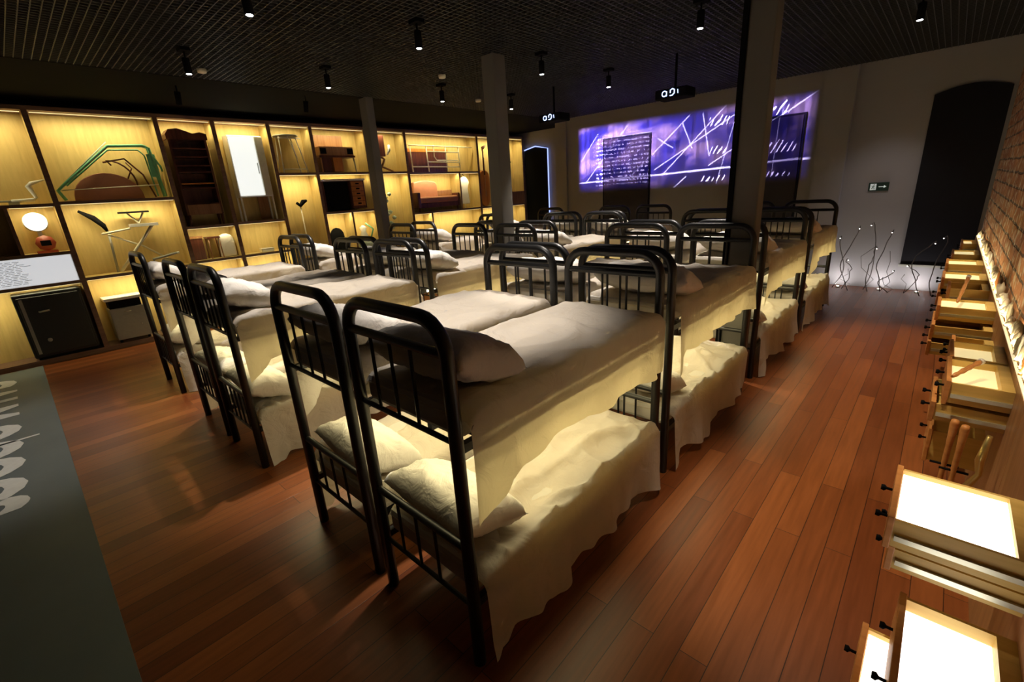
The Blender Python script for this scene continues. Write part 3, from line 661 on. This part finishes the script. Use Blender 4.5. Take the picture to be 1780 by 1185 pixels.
box(-.08, .08, -.12, .12, 0, .06).build('body', white_m, t, bevel=.01); box(-.082, .082, -.122, .122, .06, .075).build('lid', white_m, t, bevel=.004)
# white frame stand
t = ex('enamel_stand', 'white tubular stand with round top in the upper narrow bay', 'stand', 3.52, 2.84, -7.4)
g = MB()
for y0, y1 in ((-.18, -.22), (.16, .3)):
    g.tube([(.1, y0, .72), (.14, y1, 0)], .012, 6); g.tube([(-.1, y0*.9, .72), (-.14, y1*.9, 0)], .012, 6)
g.tube([(.14, -.22, .08), (.14, .28, .08)], .01, 6); g.tube([(.1, .0, .72), (.12, .12, .3)], .009, 6)
g.build('legs', white_m, t); MB().lathe([(.24, .72), (.25, .73), (.24, .745)], (0, 0, 0), 20).build('round_top', grey_m, t); MB().tube([(.14, -.22, .68), (.14, .24, .68)], .012, 6).build('rim_bar', white_m, t)
# pole with head
t = ex('pole_lamp', 'slim pale pole with dark lamp head below the white stand', 'pole lamp', 3.6, .08, -7.42)
MB().tube([(0, 0, .02), (0, -.03, 2.08)], .014, 8).build('pole', cream_m, t); MB().tube([(0, -.1, 2.16), (0, -.03, 2.1), (0, .05, 2.18), (.04, .12, 2.2)], [.03, .04, .05, .02], 10).build('lamp_head', matte_black, t); MB().lathe([(.15, 0), (.15, .02), (.02, .03)], n=16).build('base', grey_m, t)
# wooden desk organ
t = ex('wooden_dresser', 'brown wooden dresser with two small dark square openings, top bay', 'dresser', 4.55, 2.84, -7.42)
box(-.15, .16, -.4, .4, .36, .54).build('drawer_case', midwood, t)
for y in (-.32, .32): box(.16, .165, y-.07, y+.07, .39, .51).build('opening_shade', matte_black, t)  # black plates painted for the shade inside the square holes
box(-.15, -.1, -.42, .3, .54, .8).build('back_board', midwood, t); box(-.15, .17, -.43, .43, .32, .36).build('table_board', darkwood, t); box(-.14, .12, -.1, .12, .02, .32).build('pedestal', orangewood, t); box(-.14, .1, -.4, -.14, .02, .32).build('side_cupboard', darkwood, t)
for y in (-.39, .41): MB().tube([(.12, y*.98, .32), (.16, y*1.03, .0)], .018, 8).build('leg', cream_m if y > 0 else midwood, t)
# pedestal desk
t = ex('pedestal_desk', 'dark desk with a column of orange wooden drawers', 'desk', 4.6, 2.0, -7.42)
box(-.17, .18, -.55, .52, .66, .7).build('desk_top', white_m, t); box(-.17, -.13, -.52, .2, .03, .66).build('modesty_panel', darkwood, t); box(-.17, .16, -.55, -.5, .0, .66).build('side_panel', darkwood, t); box(-.12, .10, -.49, .1, .02, .64).build('kneehole_shade', matte_black, t)  # last box is solid black, painted shade for the space under the desk
b2 = box(-.17, .16, .14, .5, .04, .66).build('drawer_pedestal', darkwood, t)
for k in range(5):
    z = .1+k*.11; d = box(.16, .175, .16, .46, z, z+.1).build('drawer', orangewood, t); box(.175, .19, .27, .35, z+.035, z+.065).build('drawer_pull', matte_black, d)
# low bays below the desk
t = ex('round_back_chair', 'black round-backed chair in the low bay below the desk', 'chair', 4.35, .08, -7.4)
box(-.17, .17, -.2, .2, .5, .55).build('seat', matte_black, t); MB().prism([(-.17, .55), (.17, .55), (.17, 1.35)]+[(.17*cos(a), 1.35+.2*sin(a)) for a in [pi*i/8 for i in range(9)]][1:], -.14, -.1, 'X').build('backrest', matte_black, t)
for x in (-.14, .14):
    for y in (-.17, .17): MB().tube([(x, y, .5), (x, y, 0)], .015, 6).build('leg', matte_black, t)
t = ex('medical_apparatus', 'pale green medical apparatus in a bright low bay beside the slim column', 'apparatus', 4.98, .08, -7.4)
box(-.12, .12, -.18, .18, 0, 1.15).build('cabinet', celadon, t, bevel=.02); MB().lathe([(.1, 1.15), (.12, 1.25), (.06, 1.4), (.09, 1.5), (.02, 1.55)], n=14).build('glass_head', white_m, t); MB().tube([(.1, .1, 1.2), (.12, .2, 1.45), (.05, .05, 1.6)], .02, 8).build('hose', green_m, t)
# phone chair, green sculpture
t = ex('wooden_wall_telephone', 'brown wooden apparatus with white handle, top bay right of slim column', 'apparatus', 5.75, 2.84, -7.42)
box(-.1, .1, -.2, .1, .36, .84).build('case', darkwood, t, bevel=.01); MB().tube([(.1, .14, .4), (.12, .2, .5), (.1, .22, .62)], [.02, .035, .03], 8).build('handle', white_m, t)
MB().tube([(0, -.2, .02), (.02, .0, .12), (.02, .1, .3), (0, .0, .37)], .03, 8).tube([(0, .0, .14), (.02, .3, .02)], .025, 8).build('curved_bracket', midwood, t)
t = ex('floral_sculpture', 'tall pale green floral sculpture behind the slim column', 'sculpture', 5.75, .08, -7.4)
MB().tube([(0, -.1, 0), (0, -.08, .8), (0, -.14, 1.6), (0, -.18, 2.45)], [.09, .07, .08, .05], 10).build('stem', celadon, t)
g = MB(); rd = random.Random(3)
for k in range(26): g.lathe([(.01, -.05), (.05, -.02), (.055, .02), (.01, .05)], (rd.uniform(-.1, .1), -.12+rd.uniform(-.1, .28)*(.4+.6*(k % 7)/6), .9+rd.random()*1.35), 7)
g.build('flowers', celadon, t)
# hospital bed frame
t = ex('hospital_bed_frame', 'cream tubular hospital bed frame before brown boards, top right bay', 'bed frame', 7.25, 2.82, -7.34)
g = MB()
for y in (-.62, -.1, .55, 1.02): g.tube([(0, y, .0), (0, y-.03, .66)], .017, 8)
for z, a, b_ in ((.66, -.7, 1.5), (.52, -.1, 1.0), (.26, -.1, 1.0), (.14, -.65, 1.0)): g.tube([(.01, a, z), (.01, b_, z-.01)], .014, 8)
g.tube([(0, .12, .68), (0, .12, .4), (0, .2, .3), (0, .95, .3)], .015, 8)
g.build('tube_frame', cream_m, t)
t = ex('brown_bed_board', 'brown wooden headboard leaning behind the cream hospital bed frame', 'headboard', 7.1, 2.82, -7.54)
box(-.02, .02, -.6, .85, 0, .52).build('board', darkwood, t); box(-.025, .03, -.64, .9, .52, .6).build('top_rail', orangewood, t)
# sofa
t = ex('leather_settee', 'tan leather settee with one high rounded back', 'settee', 7.25, 1.82, -7.4)
box(-.16, .17, -.6, .75, .22, .38).build('seat_cushion', leather, t, bevel=.04); MB().prism([(-.64, .34), (.2, .34), (.2, .68)]+[(.1-.1*0-.74*i/8+.05, .76+.05*sin(pi*i/8)) for i in range(9)], -.17, -.04, 'X').build('backrest', leather, t, bevel=.03)
box(-.16, -.08, .2, .75, .38, .54).build('low_back', midwood, t, bevel=.02)
box(-.15, .15, -.62, .78, .10, .22).build('base_rail', darkwood, t)
box(-.16, .2, -.68, -.58, .1, .5).build('armrest', darkwood, t, bevel=.02); box(-.16, .18, .74, .8, .1, .45).build('armrest', darkwood, t, bevel=.02)
for y in (-.6, .74): MB().tube([(.12, y, .1), (.12, y, 0)], .02, 8).build('leg', darkwood, t)
# white garment, string instrument
t = ex('white_uniform', 'white nurse uniform hanging in the bright narrow bay', 'garment', 8.4, 1.82, -7.42)
MB().prism([(-.16, .12), (.18, .12), (.13, .55), (.2, .72), (.12, .84), (.03, .88), (-.06, .86), (-.17, .74), (-.1, .56)], -.04, .04, 'X').build('cloth', pillow_m, t, bevel=.02)
MB().tube([(0, -.06, .86), (0, 0, .94), (0, .08, .86)], .008, 6).build('hanger', matte_black, t)
MB().tube([(0, 0, .2), (0, 0, 0)], .01, 6).build('stand', white_m, t)
t = ex('cello', 'orange varnished string instrument standing left of the middle column', 'cello', 9.2, 1.82, -7.4)
MB().prism([(.26*(1+.22*cos(2*a))*sin(a)*(1-.12*cos(a)), .52+.52*-cos(a)) for a in [2*pi*i/28 for i in range(28)]], -.07, .07, 'X').build('body', orangewood, t, bevel=.02)
MB().tube([(.06, 0, .9), (.06, 0, 1.55), (.02, .02, 1.68), (.1, .05, 1.7), (.1, -.02, 1.62)], [.03, .022, .03, .03, .02], 8).build('neck', darkwood, t); MB().tube([(.08, 0, .3), (.08, 0, 1.5)], .004, 5).build('strings', cream_m, t)
t = ex('wall_bracket', 'short black bracket in the far narrow lit bay', 'bracket', 10.15, 2.2, -7.35)
box(-.15, .15, -.2, .12, .86, .89).build('ledge', matte_black, t); MB().tube([(-.1, -.05, 0), (-.1, -.05, .86)], .012, 6).build('post', matte_black, t)

# ------------------------------------------------------------------ brick wall side: cabinet with pulled-out drawers
CX = 3.47
UNITS = [(-.6, 2.05, 'nearest wooden cabinet at the brick wall with bright white drawers, lower right'), (2.05, 3.78, 'wooden cabinet at the brick wall with two yellow-lit drawers side by side'), (3.78, 5.22, 'third wooden cabinet along the brick wall, with three stacked drawers'), (5.22, 6.52, 'fourth wooden cabinet along the brick wall, drawers pulled out'), (6.52, 7.46, 'fifth wooden cabinet along the brick wall, small drawers'), (7.46, 9.6, 'farthest wooden cabinet along the brick wall, near the dark arched panel')]
CAB = []
for y0, y1, lab in UNITS:
    c = box(CX, XE-.002, y0+.003, y1-.003, 0, 1.08).build('drawer_cabinet', midwood, bevel=.004); tag(c, lab, 'cabinet', 'wooden cabinets along the brick wall'); CAB.append((y0, y1, c))
rb = MB(); rd = random.Random(9)
for k in range(330):
    y = -.3+k*.0295; h_ = .03+.10*rd.random()**2; a_ = .012+.018*rd.random()
    rb.lathe([(a_*.6, 1.081), (a_, 1.081+h_*.3), (a_*.8, 1.081+h_*.8), (a_*.2, 1.081+h_)], (3.506+rd.uniform(-.006, .006), y, 0), 6)
tag(rb.build('mortar_rubble', rubble), 'rough whitewashed mortar rubble along the foot of the brick wall', 'rubble', kind='stuff')
tag(box(3.472, 3.484, -.4, 9.5, 1.081, 1.09).build('led_strip', emit('wall_led', (1, .84, .5), .8)), 'long warm light strip along the foot of the brick wall', 'light strip')
for k in range(6): area('brick_light', (3.478, .4+k*1.65, 1.10), .012, 1.5, BRICK_W, (1, .80, .46), (0, radians(200), 0))
def drawer(x0, y0, y1, zt, h, top, label=None, rail=True, two=True, inner=.0):
    w2 = (y1-y0)/2; yc = (y0+y1)/2; dep = CX-x0
    par = [c for a, b_, c in CAB if a <= yc < b_][0]
    g = MB().box(.022, dep, -w2, -w2+.014, 0, h).box(.022, dep, w2-.014, w2, 0, h).box(.022, dep, -w2+.014, w2-.014, 0, .01).box(dep-.05, dep, -w2+.014, w2-.014, .01, h)
    t = g.build('drawer', oak_side, par, loc=(x0, yc, zt-h))
    box(0, .022, -w2-.006, w2+.006, -.012, h+.012).build('front', oak, t, bevel=.003)
    if top: box(.026, dep-.052, -w2+.016, w2-.016, h-.03-inner, h-.02-inner).build('glowing_panel', top, t)
    for y in ((-w2*.5, w2*.5) if two else (0,)): MB().lathe([(.006, -.0), (.006, -.02), (.014, -.028), (.012, -.04)], (0, y, h*.5), 10, 'X').build('knob', matte_black, t)
    if rail:
        for s_ in (-1, 1): box(.03, dep, s_*w2+(.001 if s_ > 0 else -.013), s_*w2+(.013 if s_ > 0 else -.001), h*.3, h*.3+.022).build('slide_rail', steel, t)
    return t
drawer(3.07, 1.03, 1.46, .90, .12, lightpanel, 'wooden drawer with glowing white panel, lower right, largest fully seen')
drawer(3.09, 1.04, 1.45, .765, .09, None, 'closed-topped wooden drawer directly below the glowing white one')
drawer(3.155, .50, 1.0, .60, .14, lightpanel, 'wooden drawer with white panel cut by the bottom right corner', inner=.03)
drawer(3.07, .60, 1.02, .36, .12, lightpanel, 'lowest drawer with a glowing sliver of panel, bottom edge')
drawer(3.21, 2.86, 3.24, 1.03, .12, dimpanel, 'yellow-lit glass-topped drawer, farther of two side by side', inner=.02)
drawer(3.20, 2.36, 2.82, 1.03, .12, dimpanel, 'yellow-lit glass-topped drawer, nearer of two side by side', inner=.02)
drawer(3.16, 2.36, 2.80, .89, .10, None, 'plain wooden drawer under the nearer yellow-lit drawer')
drawer(3.20, 2.82, 3.24, .52, .22, None, 'deep dark open drawer near the floor below the yellow-lit pair', False)
drawer(3.12, 4.16, 4.52, 1.06, .11, dimpanel, 'lit drawer of the third cluster, topmost')
drawer(3.11, 4.0, 4.50, .93, .10, None, 'plain drawer under the topmost one of the third cluster')
drawer(3.11, 3.95, 4.48, .80, .10, None, 'lowest drawer of the third cluster')
drawer(3.13, 5.55, 5.96, 1.06, .11, dimpanel, 'lit drawer of the fourth cluster, topmost')
drawer(3.12, 5.45, 5.92, .92, .12, None, 'plain drawer under the lit one of the fourth cluster')
drawer(3.15, 6.55, 6.95, 1.06, .14, dimpanel, 'small lit drawer of the fifth cluster')
drawer(3.20, 7.5, 7.95, 1.05, .13, dimpanel, 'small lit drawer of the sixth cluster, second farthest')
drawer(3.30, 8.7, 9.2, 1.05, .14, dimpanel, 'farthest small lit drawer by the dark arched panel')
for k, (y, y1_, z, s) in enumerate([(5.05, 5.4, 1.05, .14), (6.2, 6.5, .95, .12), (3.55, 3.85, .9, .1), (7.1, 7.4, .9, .14), (8.1, 8.5, .9, .12)]):
    drawer(3.18+.03*k % .1, y, y1_, z, s, None, ['plain half-open drawer between the third and fourth clusters', 'plain half-open drawer just beyond the fourth cluster', 'plain half-open drawer between second and third clusters', 'plain half-open drawer between fifth and sixth clusters', 'plain half-open drawer before the farthest lit one'][k])
# turned legs, fittings below the second cluster
for k, (x, y, z1) in enumerate([(3.27, 2.25, .86), (3.31, 2.2, .86)]):
    t = thing('turned_post', ['slender turned wooden post under the second drawer cluster, left one', 'slender turned wooden post under the second drawer cluster, right one'][k], 'post', (x, y, 0), 'turned posts')
    MB().lathe([(.02, 0), (.022, .1), (.012, .14), (.014, .4), (.018, .44), (.012, .48), (.014, .7), (.02, z1-.02), (.015, z1)], n=10).build('shaft', oak, t)
    for z in (.3, .58): MB().tube([(-.06, 0, z), (.06, 0, z)], .007, 6).build('peg', matte_black, t)
t = thing('brass_bracket', 'brass wall bracket with curved arm beside the turned posts', 'bracket', (3.40, 2.15, 0))
MB().tube([(0, 0, .85), (-.01, 0, .7), (.0, 0, .62), (-.05, -.02, .5), (-.05, -.02, .35), (-.01, 0, .2)], [.012, .02, .014, .02, .012, .02], 8).build('curved_arm', brass, t)
box(-.06, .03, -.05, .05, 0, .2).build('foot_block', brass, t, bevel=.01); MB().lathe([(.01, 0), (.03, .01), (.03, .03), (.01, .04)], (-.1, -.06, .25), 10, 'X').build('knob', matte_black, t)
# glassy figurines and keys hanging over the drawers at the wall
for k, (y, z, c) in enumerate([(2.75, 1.08, white_m), (2.5, 1.08, oak), (3.6, 1.08, cream_m), (4.9, 1.08, oak), (6.1, 1.08, white_m), (7.1, 1.08, cream_m)]):
    t = thing('turned_figure', ['white turned figure on the cabinet by the two side by side drawers', 'wooden turned figure on the cabinet nearest the camera', 'cream turned figure behind the third drawer cluster', 'wooden turned figure beyond the third drawer cluster', 'white turned figure by the fourth drawer cluster', 'cream turned figure by the sixth drawer cluster'][k], 'figure', (3.485, y, z))
    MB().lathe([(.012, 0), (.013, .02), (.006, .05), (.011, .09), (.007, .13), (.009, .16), (.002, .18)], n=10).build('body', c, t); MB().lathe([(.0135, 0), (.0135, .012)], n=10).build('foot', brass, t)
for k, (a_, b_, lab) in enumerate([((3.30, 4.95, 1.18), (3.24, 4.25, 1.09), 'turned wooden stick with white end lying over the third drawer cluster'), ((3.33, 2.60, 1.10), (3.22, 2.38, 1.06), 'small turned wooden peg at the corner of the yellow-lit drawers')]):
    t = thing('turned_stick', lab, 'stick', a_)
    d = Vector(b_)-Vector(a_)
    MB().tube([d*i/8 for i in range(9)], [.012, .016, .010, .014, .012, .015, .010, .013, .008], 8).build('shaft', oak, t)
    MB().tube([d*-.06, d*.02], .018, 8).build('end_knob', white_m, t)
